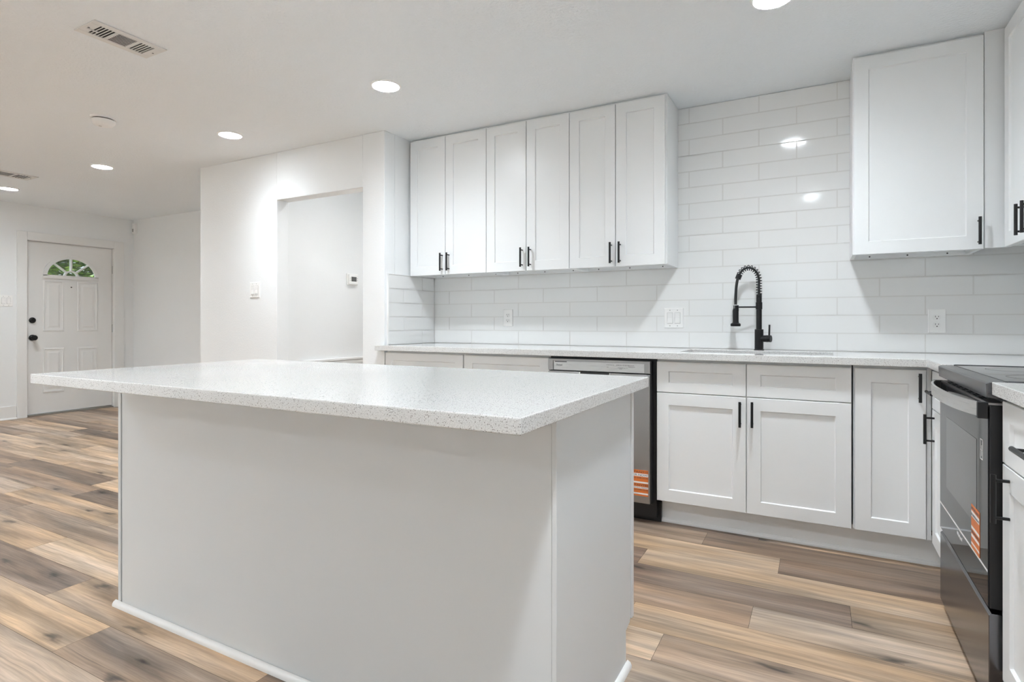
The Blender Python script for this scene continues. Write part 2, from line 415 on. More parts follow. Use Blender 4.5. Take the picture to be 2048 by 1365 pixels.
# ledge on the hallway wall (its cap shows above the island)
bm = BM(); box(bm, -3.76, -3.735, 3.30, 4.6, 0.735, 0.755); box(bm, -3.76, -3.742, 3.30, 4.6, 0.70, 0.732); struct('trim_1', bm, 'trim', bevel=0.003)

# baseboard and shoe of the foyer wall
bm = BM(); box(bm, XF, XF + 0.014, YN, 2.948, 0, 0.147)
prism(bm, [(XF + 0.014, 0), (XF + 0.032, 0), (XF + 0.030, 0.010), (XF + 0.022, 0.018), (XF + 0.014, 0.02)], 'y', YN, 2.948)
struct('baseboard_left', bm, 'trim', bevel=0.003)
bm = BM(); box(bm, XF + 0.014, -4.6, YF - 0.014, YF, 0, 0.147); struct('baseboard_foyer', bm, 'trim', bevel=0.003)

# subway tile: one structure for the long wall, one for the short return
def tile_field(name, u0, u1, rows, joints, place, mats=('tile', 'grout')):
    bm = BM(); rnd = random.Random(5); h = 0.09868; g = 0.0009
    for k in range(rows):
        z0 = 0.916 + k * h; z1 = z0 + h
        if k == 14: z1 = ZC - 0.004
        js = sorted(j for j in joints[k % 2] if u0 + 0.004 < j < u1 - 0.004)
        e = [u0] + js + [u1]
        for a, b_ in zip(e, e[1:]):
            t = bmesh.new(); box(t, a + g, b_ - g, 0, 0.010, z0 + g, z1 - g)
            bmesh.ops.bevel(t, geom=[ed for ed in t.edges if all(abs(v.co.y) < 1e-6 for v in ed.verts)], offset=0.0022, segments=2, affect='EDGES')
            ang = Matrix.Rotation(rnd.gauss(0, R(0.10)), 4, 'X') @ Matrix.Rotation(rnd.gauss(0, R(0.07)), 4, 'Z')
            c = Vector(((a + b_) / 2, 0.005, (z0 + z1) / 2))
            bmesh.ops.transform(t, matrix=Matrix.Translation(c) @ ang @ Matrix.Translation(-c), verts=t.verts[:])
            tmp = bpy.data.meshes.new('t'); t.to_mesh(tmp); t.free(); bm.from_mesh(tmp); bpy.data.meshes.remove(tmp)
    box(bm, u0, u1, 0.0016, 0.0108, 0.916, 0.916 + rows * h - (0.004 if rows == 15 else 0), 1)
    bmesh.ops.transform(bm, matrix=place, verts=bm.verts[:])
    return struct(name, bm, list(mats))
je = [0.0896 + 0.3955 * i for i in range(-8, 4)]; jo = [-0.1099 + 0.3955 * i for i in range(-8, 4)]
tile_field('wall_back_tile', -2.624, XR - 0.011, 15, (je, jo), Matrix.Translation((0, YB, 0)))
tile_field('wall_right_tile', 0.9, YB - 0.001, 5, ([3.36 - 0.3955 * i for i in range(7)], [3.16 - 0.3955 * i for i in range(6)]), Matrix(((0, 1, 0, XR - 0.011), (1, 0, 0, 0), (0, 0, 1, 0), (0, 0, 0, 1))))
# return tile on the column side: plane x = -2.635, u runs along y
tile_field('wall_return_tile', 3.068, YB, 5, ([3.2336 - 0.198, 3.4443], [3.2336, 3.2336 + 0.3955]), Matrix(((0, -1, 0, -2.624), (1, 0, 0, 0), (0, 0, 1, 0), (0, 0, 0, 1))))
bm = BM(); box(bm, -2.635, -2.621, 3.060, 3.068, 0.916, 1.411); box(bm, -2.635, -2.622, 3.060, YB - 0.01, 1.4095, 1.413); struct('trim_2', bm, 'trim')

# ------------------------------------------------------------------ front door
def front_door():
    d = bpy.data.objects.new('door_1', None); COL.objects.link(d); d.location = (XF, 3.4925, 0); d['kind'] = 'structure'
    d['label'] = 'white six-piece front door with half-round fanlight and black knob'
    # local: u = y - 3.4925 along the wall, x towards the room
    y0, y1, z0, z1 = -0.4435, 0.4435, 0.028, 1.997
    fx = -0.030   # room-side face
    RG = 0.2725; zb = 1.600; kz = 0.235 / 0.2725
    bm = BM()
    # slab face with half-round hole: outer rectangle bridged to the arc
    def ring(xx):
        arc = [(RG * math.cos(PI * i / 32), zb + 0.012 + RG * kz * math.sin(PI * i / 32)) for i in range(33)]
        return [bm.verts.new((xx, p[0], p[1])) for p in arc]
    for xx in (fx, fx - 0.044):
        a = ring(xx)
        tr = bm.verts.new((xx, y1, z1)); tl = bm.verts.new((xx, y0, z1)); br = bm.verts.new((xx, y1, z0)); bl = bm.verts.new((xx, y0, z0))
        mr = bm.verts.new((xx, y1, zb + 0.012)); ml = bm.verts.new((xx, y0, zb + 0.012))
        bm.faces.new((br, mr, a[0], a[32], ml, bl))
        top = bm.verts.new((xx, 0, z1))
        for i in range(16): bm.faces.new((a[i], a[i + 1], tr if i < 8 else top))
        bm.faces.new((a[0], mr, tr)); bm.faces.new((a[8], tr, top))
        for i in range(16, 32): bm.faces.new((a[i], a[i + 1], top if i < 24 else tl))
        bm.faces.new((a[32], ml, tl)); bm.faces.new((a[24], top, tl))
        if xx == fx: A = (a, [bl, br, mr, tr, top, tl, ml])
        else: Bk = (a, [bl, br, mr, tr, top, tl, ml])
    for i in range(32): bm.faces.new((A[0][i], A[0][i + 1], Bk[0][i + 1], Bk[0][i]))
    bm.faces.new((A[0][32], A[0][0], Bk[0][0], Bk[0][32]))
    for i in range(7): bm.faces.new((A[1][i], A[1][(i + 1) % 7], Bk[1][(i + 1) % 7], Bk[1][i]))
    slab_o = obj('door_slab', bm, 'door', d)
    # raised panels
    for (a, b_, za, zc) in ((-0.285, -0.075, 0.968, 1.563), (0.062, 0.283, 0.965, 1.563), (-0.285, -0.075, 0.255, 0.775), (0.062, 0.283, 0.26, 0.772)):
        bm = BM()
        prof = [(0, 0.000), (0.004, 0.006), (0.016, 0.0075), (0.022, 0.001), (0.042, 0.001), (0.060, 0.006)]
        rings = [[bm.verts.new((fx + h, y, z)) for y, z in ((a + i, za + i), (b_ - i, za + i), (b_ - i, zc - i), (a + i, zc - i))] for i, h in prof]
        for p, q in zip(rings, rings[1:]):
            for i in range(4): bm.faces.new((p[i], p[(i + 1) % 4], q[(i + 1) % 4], q[i]))
        bm.faces.new(rings[-1]); bm.faces.new(rings[0][::-1])
        obj('raised_panel', bm, 'door', d)
    # fanlight frame with muntins
    bm = BM()
    def arc_band(r0, r1, x0, x1, zo_, n=36):
        P = []
        for i in range(n + 1):
            t = PI * i / n; c, s = math.cos(t), math.sin(t) * kz
            P.append([bm.verts.new((x, r * c, zo_ + r * s)) for r, x in ((r0, x0), (r0, x1), (r1, x1), (r1, x0))])
        for p, q in zip(P, P[1:]):
            for i in range(4): bm.faces.new((p[i], p[(i + 1) % 4], q[(i + 1) % 4], q[i]))
        bm.faces.new(P[0]); bm.faces.new(P[-1][::-1])
    zo_ = zb + 0.012
    arc_band(0.246, 0.290, fx, fx + 0.016, zo_)
    arc_band(0.056, 0.074, fx - 0.030, fx + 0.010, zo_ + 0.012)
    box(bm, fx, fx + 0.016, -0.290, 0.290, zo_ - 0.026, zo_ + 0.014)
    for ang in (45, 90, 135):
        t = R(ang); c, s = math.cos(t), math.sin(t) * kz
        p0 = Vector((0, 0.066 * c, zo_ + 0.012 + 0.066 * s)); p1 = Vector((0, 0.258 * c, zo_ + 0.258 * s)); dd = (p1 - p0).normalized(); nn = Vector((0, -dd.z, dd.y)) * 0.0085
        vs = [bm.verts.new(Vector((x, 0, 0)) + p) for x in (fx - 0.03, fx + 0.008) for p in (p0 - nn, p0 + nn, p1 + nn, p1 - nn)]
        for f in ((0, 1, 2, 3), (4, 7, 6, 5), (0, 4, 5, 1), (1, 5, 6, 2), (2, 6, 7, 3), (3, 7, 4, 0)): bm.faces.new([vs[i] for i in f])
    fr = obj('fanlight_frame', bm, 'door', d, bevel=0.002)
    bm = BM(); P = [(0.262 * math.cos(PI * i / 28), zo_ + 0.262 * kz * math.sin(PI * i / 28)) for i in range(29)]
    prism(bm, P, 'x', fx - 0.024, fx - 0.018); obj('fanlight_pane', bm, 'glass', fr)
    # hardware
    y = -0.384
    bm = BM(); lathe(bm, [(0.033, 0.0), (0.033, 0.006), (0.027, 0.013), (0.018, 0.016), (0.018, 0.022)], (fx, y, 1.096), 'x'); obj('deadbolt', bm, 'black', d, smooth=True)
    bm = BM(); lathe(bm, [(0.034, 0), (0.034, 0.006), (0.029, 0.012), (0.014, 0.016), (0.013, 0.030), (0.022, 0.037), (0.029, 0.048), (0.030, 0.058), (0.025, 0.068), (0.012, 0.073)], (fx, y, 0.897), 'x'); obj('door_knob', bm, 'black', d, smooth=True)
    bm = BM(); cyl(bm, (fx, 0, 1.491), (fx + 0.004, 0, 1.491), 0.0075); obj('peephole', bm, 'ink', d)
    for z in (1.737, 0.997, 0.25):
        bm = BM(); cyl(bm, (fx + 0.006, 0.449, z - 0.05), (fx + 0.006, 0.449, z + 0.05), 0.0055, seg=10); box(bm, fx - 0.001, fx + 0.0015, 0.449, 0.470, z - 0.05, z + 0.05); obj('hinge', bm, 'hinge', d)
    bm = BM(); box(bm, -0.14, -0.004, -0.452, 0.452, 0.0, 0.014); box(bm, -0.075, -0.032, -0.443, 0.443, 0.012, 0.021); obj('threshold', bm, 'hinge', d)
    # jamb stop that closes the gap behind the slab
    bm = BM(); box(bm, -0.13, -0.076, -0.4555, -0.4265, 0.014, 2.004); box(bm, -0.13, -0.076, 0.4265, 0.4555, 0.014, 2.004); box(bm, -0.13, -0.076, -0.4265, 0.4265, 1.98, 2.004); obj('door_stop', bm, 'dark', d)
    # casing
    bm = BM(); w = 0.094
    box(bm, 0, 0.018, -0.448 - w, -0.448, 0, 2.002 + w); box(bm, 0, 0.018, 0.448, 0.448 + w + 0.02, 0, 2.002 + w); box(bm, 0, 0.018, -0.448, 0.448, 2.002, 2.002 + w)
    for a, b_ in ((-0.456, -0.448), (0.448, 0.456)): box(bm, -0.13, 0.0, a, b_, 0, 2.003)
    box(bm, -0.13, 0.0, -0.448, 0.448, 2.0, 2.006)
    obj('casing', bm, 'trim', d, bevel=0.003)
front_door()

# ------------------------------------------------------------------ cabinets
def shaker_bm(w, h, t=0.020, s=0.062, r=0.062, rec=0.008):
    bm = BM(); e = 0.0015
    def rg(i, j, y): return [bm.verts.new(p) for p in ((i, y, j), (w - i, y, j), (w - i, y, h - j), (i, y, h - j))]
    rings = [rg(0, 0, t), rg(0, 0, e), rg(e, e, 0), rg(s, r, 0), rg(s + 0.001, r + 0.001, 0.002), rg(s + 0.004, r + 0.004, rec)]
    for p, q in zip(rings, rings[1:]):
        for i in range(4): bm.faces.new((p[i], p[(i + 1) % 4], q[(i + 1) % 4], q[i]))
    bm.faces.new(rings[-1]); bm.faces.new(rings[0][::-1])
    return bm

def handle_bm(x, z, horizontal=False, L=0.125, off=0.033):
    bm = BM(); a, p = L / 2, 0.048
    if horizontal:
        cyl(bm, (x - a, -off, z), (x + a, -off, z), 0.0062, seg=14)
        for q in (-p, p): cyl(bm, (x + q, 0.0, z), (x + q, -off, z), 0.0042, seg=10)
    else:
        cyl(bm, (x, -off, z - a), (x, -off, z + a), 0.0062, seg=14)
        for q in (-p, p): cyl(bm, (x, 0.0, z + q), (x, -off, z + q), 0.0042, seg=10)
    return bm

def add_front(t, kind, x0, x1, z0, z1, handle=None, s=0.062, r=0.062):
    """a shaker front of a cabinet whose local origin is its left front floor corner; handle = (x, z, horizontal) in cabinet coordinates"""
    o = obj(kind, shaker_bm(x1 - x0, z1 - z0, s=s, r=r), 'cab', t, loc=(x0, 0, z0))
    if handle:
        hx, hz, hor = handle
        obj('handle', handle_bm(hx - x0, hz - z0, hor), 'black', o, smooth=True)
    return o

def wall_cabinet(label, X, Y, rotz, w, depth, z0, z1, fronts, fill_left=0, fill_right=0, group=None, ztop=ZC):
    t = thing('wall_cabinet', label, 'cabinet', (X, Y, 0), rotz, group)
    bm = BM(); e = 0.018; f = 0.022
    box(bm, 0, e, f, depth, z0, z1); box(bm, w - e, w, f, depth, z0, z1)               # sides
    box(bm, e, w - e, f, depth, z1 - e, z1)                                             # top
    box(bm, e, w - e, f, depth - 0.018, z0 + 0.022, z0 + 0.036)                         # raised bottom panel
    box(bm, e, w - e, f, f + 0.022, z0 + 0.001, z0 + 0.022)                             # front bottom rail
    box(bm, e, w - e, depth - 0.018, depth, z0 + 0.001, z1 - e)                         # back with nailer
    box(bm, e, w - e, f, f + 0.004, z0 + 0.036, z1 - e)                                 # closed face behind the doors
    obj('carcass', bm, 'cab', t)
    bm = BM(); box(bm, 0.002, w - 0.002, f + 0.006, depth, z1, ztop - 0.0005); obj('scribe_strip', bm, 'cab', t)
    for k in range(len(fronts)): add_front(t, *fronts[k])
    if fill_right:
        bm = BM(); box(bm, w + 0.001, w + fill_right, 0.008, 0.028, z0 + 0.0, ztop - 0.001); obj('filler', bm, 'cab', t)
    for k, fx in enumerate((0.09, w * 0.5, w - 0.09)):
        bm = BM(); cyl(bm, (fx, depth - 0.0185, z0 + 0.011), (fx, depth - 0.0176, z0 + 0.011), 0.004, seg=10); obj('screw_hole', bm, 'ink', t)
    return t

YU = 3.292; UD = YB - YU - 0.002; zu0, zu1 = 1.4135, 2.384
ux = [-2.618, -1.9726, -1.369, -0.768]; um = [-2.3073, -1.6704, -1.0713]
labs = ['white two-door wall cabinet touching the column, leftmost of the three over the counter',
        'white two-door wall cabinet in the middle of the three over the dishwasher side',
        'white two-door wall cabinet with bare side beside the tall tile field']
hx = [(-2.3304, -2.2745), (-1.6975, -1.6375), (-1.0957, -1.041)]
hz = [1.497, 1.496, 1.490]
for i in range(3):
    a, b_, m_ = ux[i], ux[i + 1], um[i]; w = b_ - a; g = 0.0022
    wall_cabinet(labs[i], a, YU, 0, w, UD, zu0, zu1,
        [('door', g, m_ - a - g, zu0 - 0.004, zu1 - 0.001, (hx[i][0] - a, hz[i], False)), ('door', m_ - a + g, w - (0.010 if i == 2 else g), zu0 - 0.004, zu1 - 0.001, (hx[i][1] - a, hz[i], False))],
        group='white two-door wall cabinets')
# dark gap filler between first cabinet and the column is left open as in the place
xa, xb = 0.1495, 0.6632
wall_cabinet('white single-door wall cabinet hanging right of the sink', xa, YU, 0, xb - xa, UD, zu0, zu1,
    [('door', 0.004, xb - xa - 0.0025, zu0 - 0.004, zu1 - 0.001, (xb - xa - 0.022, 1.490, False))], fill_right=0.0865)
# cabinet on the right wall, faces -x; local x runs towards -y
wall_cabinet('white wall cabinet on the right wall with a close pair of black pulls', 0.728, 3.272, R(-90), 0.70, XR - 0.728 - 0.002, zu0, zu1,
    [('door', 0.004, 0.346, zu0 - 0.004, zu1 - 0.001, (0.308, 1.487, False)), ('door', 0.350, 0.697, zu0 - 0.004, zu1 - 0.001, (0.385, 1.487, False))])

def base_cabinet(label, X, Y, rotz, w, depth, fronts, ztop=0.880, fill_right=0, toe=0.078, group=None, hollow=False):
    t = thing('base_cabinet', label, 'cabinet', (X, Y, 0), rotz, group)
    bm = BM()
    if hollow:
        box(bm, 0.001, 0.019, 0.0215, depth, 0.128, ztop); box(bm, w - 0.019, w - 0.001, 0.0215, depth, 0.128, ztop)
        box(bm, 0.019, w - 0.019, 0.0215, depth, 0.128, 0.146); box(bm, 0.019, w - 0.019, 0.0215, 0.040, 0.146, ztop); box(bm, 0.019, w - 0.019, depth - 0.012, depth, 0.146, ztop)
    else: box(bm, 0.001, w - 0.001, 0.0215, depth, 0.128, ztop)
    box(bm, 0.001, w - 0.001, 0.0215 + toe, depth, 0, 0.128)
    obj('carcass', bm, 'cab', t)
    for f in fronts: add_front(t, *f)
    if fill_right:
        bm = BM(); box(bm, w, w + fill_right, 0.006, 0.026, 0.128, ztop - 0.001); obj('filler', bm, 'cab', t)
    return t
YD = 3.024; BD = YB - YD - 0.002
zd0, zsp0, zsp1, zd1 = 0.1306, 0.7025, 0.7065, 0.8675
dr = 0.050
xs0 = -2.620
base_cabinet('white drawer-over-door base cabinet against the column, partly hidden by the island', xs0, YD, 0, 0.641, BD,
    [('drawer', 0.003, 0.637, zsp1, zd1, (0.32, 0.778, True), 0.062, dr), ('door', 0.003, 0.637, zd0, zsp0, (0.60, 0.62, False))], group='drawer base cabinets behind the island')
base_cabinet('white drawer-over-door base cabinet immediately left of the dishwasher', -1.979, YD, 0, 0.598, BD,
    [('drawer', 0.003, 0.595, zsp1, zd1, (0.30, 0.778, True), 0.062, dr), ('door', 0.003, 0.595, zd0, zsp0, (0.04, 0.62, False))], group='drawer base cabinets behind the island')
sx = -0.7595; sw = 0.1345 - sx
base_cabinet('white sink base cabinet with two false drawers over two doors', sx, YD, 0, sw, BD,
    [('drawer_front', 0.003, -0.3165 - sx, zsp1, zd1, None, 0.062, dr), ('drawer_front', -0.3125 - sx, sw - 0.003, zsp1, zd1, None, 0.062, dr),
     ('door', 0.003, -0.3165 - sx, zd0, zsp0, (-0.3416 - sx, 0.620, False)), ('door', -0.3125 - sx, sw - 0.003, zd0, zsp0, (-0.2859 - sx, 0.623, False))], hollow=True)
bx = 0.1385; bw = 0.4130 - bx
base_cabinet('white narrow corner base cabinet with one full-height door', bx, YD, 0, bw, BD,
    [('door', 0.007, bw - 0.002, zd0, zd1, (0.3858 - bx, 0.791, False))], fill_right=0.0165)
# right run, faces -x
XD = 0.4276; RD = XR - XD - 0.002
base_cabinet('white slim base cabinet squeezed between the corner and the range', XD, 3.000, R(-90), 0.334, RD,
    [('drawer', 0.003, 0.331, zsp1, zd1, (0.160, 0.787, True), 0.062, dr), ('door', 0.003, 0.331, zd0, zsp0, (0.060, 0.624, False))])
base_cabinet('white base cabinet nearest the viewer, right of the range', XD, 1.941, R(-90), 0.60, RD,
    [('drawer', 0.003, 0.597, zsp1, zd1, (0.290, 0.782, True), 0.062, dr), ('door', 0.003, 0.597, zd0, zsp0, (0.068, 0.622, False))])

# toe boards with their shoe moulding
def shoe_profile(x0, s=1): return [(x0, 0), (x0 - 0.017 * s, 0), (x0 - 0.016 * s, 0.008), (x0 - 0.011 * s, 0.015), (x0 - 0.004 * s, 0.019), (x0, 0.019)]
bm = BM(); box(bm, -0.752, 0.500, 3.102, 3.112, 0, 0.127); prism(bm, shoe_profile(3.102), 'x', -0.768, 0.500)
# (profile x is world y here)
struct('trim_3', bm, 'cab')
bm = BM(); box(bm, 0.500, 0.510, 2.666, 3.095, 0, 0.127); struct('trim_4', bm, 'cab')

# ------------------------------------------------------------------ counters
def counters():
    bm = BM()
    xs = [-2.680, -2.622, -0.660, 0.065, 0.4075, XR]; ys = [2.668, 2.986, 3.033, 3.120, 3.465, 3.599]
    def inside(i, j):
        xm = (xs[i] + xs[i + 1]) / 2; ym = (ys[j] + ys[j + 1]) / 2
        if xm < -2.622: return 2.986 < ym < 3.033
        if ym < 2.986: return xm > 0.4075
        if -0.66 < xm < 0.065 and 3.12 < ym < 3.465: return False
        return True
    slab(bm, xs, ys, inside, 0.8815, 0.916)
    o = obj('countertop', bm, 'quartz', bevel=0.0022)
    tag(o, 'long white speckled quartz countertop along the back wall turning at the corner', 'countertop')
    bm = BM(); box(bm, 0.4075, XR, 1.341, 1.947, 0.8815, 0.916)
    o = obj('countertop', bm, 'quartz', bevel=0.0022); tag(o, 'short white quartz countertop piece right of the range, nearest the viewer', 'countertop')
counters()

# sink
t = thing('kitchen_sink', 'stainless undermount sink below the black faucet', 'sink', (-0.2975, 3.2925, 0.66))
bm = BM(); x, y, zt, zb_ = 0.372, 0.182, 0.2205, 0.0
rings = [[bm.verts.new(p) for p in ((-a, -b_, z), (a, -b_, z), (a, b_, z), (-a, b_, z))] for a, b_, z in ((x + 0.015, y + 0.015, zt), (x, y, zt), (x - 0.006, y - 0.006, 0.02), (x - 0.02, y - 0.02, 0.004))]
for p, q in zip(rings, rings[1:]):
    for i in range(4): bm.faces.new((p[i], p[(i + 1) % 4], q[(i + 1) % 4], q[i]))
bm.faces.new(rings[-1]); obj('basin', bm, 'steel', t)
bm = BM(); lathe(bm, [(0.045, 0.004), (0.045, 0.007), (0.03, 0.006)], (0, 0.03, 0)); obj('drain', bm, 'chrome', t, smooth=True)

# faucet
def faucet():
    fx, fy = -0.2993, 3.525
    t = thing('kitchen_faucet', 'matte black spring-neck pull-down faucet behind the sink', 'faucet', (fx, fy, 0.916))
    bm = BM(); lathe(bm, [(0.027, 0), (0.027, 0.005), (0.0235, 0.006), (0.0235, 0.118), (0.016, 0.119)]); obj('base', bm, 'black', t, smooth=True)
    bm = BM(); cyl(bm, (0, 0, 0.118), (0, 0, 0.250), 0.0150, seg=24); obj('column', bm, 'black', t, smooth=True)
    bm = BM(); lathe(bm, [(0.0145, 0.232), (0.0175, 0.234), (0.0175, 0.272), (0.0145, 0.274), (0.0145, 0.318), (0.012, 0.319)])
    for k in range(6): lathe(bm, [(0.0146, 0.280 + k * 0.006), (0.0158, 0.282 + k * 0.006), (0.0146, 0.284 + k * 0.006)])
    obj('collar', bm, 'black', t, smooth=True)
    D = Vector((-0.95, -0.32, 0)).normalized()
    # neck path: up, over and down to the sleeve
    rx, rz = 0.0565, 0.076; zc0 = 0.395
    path = [Vector((0, 0, 0.318 + 0.077 * i / 6)) for i in range(6)]
    for i in range(0, 31):
        a = R(0 + 155 * i / 30)
        path.append(D * (rx * (1 - math.cos(a))) + Vector((0, 0, zc0 + rz * math.sin(a))))
    end = path[-1]
    bm = BM(); tube(bm, path, 0.0060, 10); hose = obj('inner_hose', bm, 'blackp', t, smooth=True)
    # coil around the path
    acc = [0]
    for p, q in zip(path, path[1:]): acc.append(acc[-1] + (q - p).length)
    tot = acc[-1]; N = 640; turns = 17; side = Vector((0, 0, 1)).cross(D).normalized(); hel = []
    for k in range(N + 1):
        s_ = tot * k / N; i = max(j for j in range(len(acc)) if acc[j] <= s_ + 1e-9); i = min(i, len(path) - 2)
        f_ = (s_ - acc[i]) / (acc[i + 1] - acc[i]); p = path[i].lerp(path[i + 1], f_); tg = (path[i + 1] - path[i]).normalized(); nn = tg.cross(side)
        a = 2 * PI * turns * k / N; hel.append(p + (side * math.cos(a) + nn * math.sin(a)) * 0.0145)
    bm = BM(); tube(bm, hel, 0.0023, 7); obj('spring_coil', bm, 'black', t, smooth=True)
    tg = (path[-1] - path[-2]).normalized()
    bm = BM(); cyl(bm, end - tg * 0.006, end + tg * 0.022, 0.0155, seg=20); obj('sleeve', bm, 'black', t, smooth=True)
    hp = D * 0.1270
    q0 = end + tg * 0.020; q3 = hp + Vector((0, 0, 0.260)); pts = []
    for i in range(15):
        u = i / 14; c1 = q0 + tg * 0.03; c2 = q3 + Vector((0, 0, 0.04))
        pts.append(q0 * (1 - u) ** 3 + c1 * 3 * u * (1 - u) ** 2 + c2 * 3 * u * u * (1 - u) + q3 * u ** 3)
    bm = BM(); tube(bm, pts, 0.0078, 12); obj('spray_hose', bm, 'blackp', t, smooth=True)
    bm = BM(); cyl(bm, hp + Vector((0, 0, 0.236)), hp + Vector((0, 0, 0.264)), 0.0070, seg=16); o = obj('connector', bm, 'chrome', t, smooth=True); o['label'] = 'silver hose connector'
    bm = BM(); lathe(bm, [(0.0255, 0.136), (0.0275, 0.139), (0.0275, 0.150), (0.018, 0.156), (0.0165, 0.165), (0.0165, 0.225), (0.013, 0.238)], hp); obj('spray_head', bm, 'black', t, smooth=True)
    bm = BM(); cyl(bm, (0, 0, 0.246), hp + Vector((0, 0, 0.246)) - D * 0.012, 0.0045, seg=12)
    # C-shaped cradle
    for k in range(18):
        a0 = R(60 + 240 * k / 18); a1 = R(60 + 240 * (k + 1) / 18)
        pts_ = []
        for a in (a0, a1):
            for rr in (0.0135, 0.0172): pts_.append(hp + (-D * math.cos(a + PI) + side * math.sin(a)) * rr)
        vs = [bm.verts.new(p + Vector((0, 0, z))) for z in (0.222, 0.256) for p in pts_]
        for f in ((0, 1, 3, 2), (4, 6, 7, 5), (0, 4, 5, 1), (2, 3, 7, 6), (0, 2, 6, 4), (1, 5, 7, 3)): bm.faces.new([vs[i] for i in f])
    obj('holder_arm', bm, 'black', t)
    L_ = Vector((0.96, -0.28, 0)).normalized()
    bm = BM(); cyl(bm, Vector((0, 0, 0.066)), L_ * 0.066 + Vector((0, 0, 0.066)), 0.0185, 0.0195, seg=24); cyl(bm, L_ * 0.044 + Vector((0, 0, 0.066)), L_ * 0.046 + Vector((0, 0, 0.066)), 0.0204, seg=24)
    hb = obj('handle_hub', bm, 'black', t, smooth=True)
    bm = BM(); cyl(bm, L_ * 0.056 + Vector((0, 0, 0.080)), L_ * 0.058 + Vector((0, 0, 0.145)), 0.0050, seg=14); obj('lever', bm, 'black', t, smooth=True)
faucet()

# ------------------------------------------------------------------ island
IX0, IX1, IY0, IY1 = -2.362, -0.4816, 0.926, 1.822
bm = BM(); box(bm, IX0, IX1, IY0, IY1, 0.867, 0.900)
o = obj('island_countertop', bm, 'quartz', bevel=0.0025); tag(o, 'big white speckled quartz slab on the island with deep front overhang', 'countertop')
def island():
    x0, x1, y0, y1 = -2.3392, -0.526, 1.19, 1.7635
    t = thing('kitchen_island', 'off-white panelled kitchen island base standing on the wood floor', 'island', (x0, y0, 0))
    w = x1 - x0; d = y1 - y0
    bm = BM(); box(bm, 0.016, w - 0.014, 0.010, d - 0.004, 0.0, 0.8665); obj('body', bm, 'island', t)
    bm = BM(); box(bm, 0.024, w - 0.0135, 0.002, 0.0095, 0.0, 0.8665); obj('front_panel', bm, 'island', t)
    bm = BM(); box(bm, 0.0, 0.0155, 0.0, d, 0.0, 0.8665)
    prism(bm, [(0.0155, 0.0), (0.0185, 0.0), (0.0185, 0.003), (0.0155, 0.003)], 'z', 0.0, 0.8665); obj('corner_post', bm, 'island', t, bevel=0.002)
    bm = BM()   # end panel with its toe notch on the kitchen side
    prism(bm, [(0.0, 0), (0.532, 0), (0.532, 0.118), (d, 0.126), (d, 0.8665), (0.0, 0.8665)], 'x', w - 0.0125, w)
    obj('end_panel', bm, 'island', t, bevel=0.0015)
    bm = BM(); box(bm, 0.002, w - 0.004, d, d + 0.018, 0.126, 0.8665); obj('face_frame', bm, 'island', t)
    bm = BM(); box(bm, 0.002, w + 0.001, d + 0.020, d + 0.040, 0.128, 0.850); obj('door_panel', bm, 'cab', t, bevel=0.002)
    pr = [(0, 0), (-0.014, 0), (-0.014, 0.008), (-0.010, 0.016), (-0.004, 0.020), (0, 0.021)]
    bm = BM(); prism(bm, pr, 'x', -0.014, w + 0.014); obj('shoe_molding', bm, 'trim', t, smooth=True)
    bm = BM(); prism(bm, [(w - p[0], p[1]) for p in pr], 'y', 0.0, 0.545); obj('shoe_molding', bm, 'trim', t, smooth=True)
    bm = BM(); prism(bm, pr, 'y', 0.0, 0.545); obj('shoe_molding', bm, 'trim', t, smooth=True)
island()

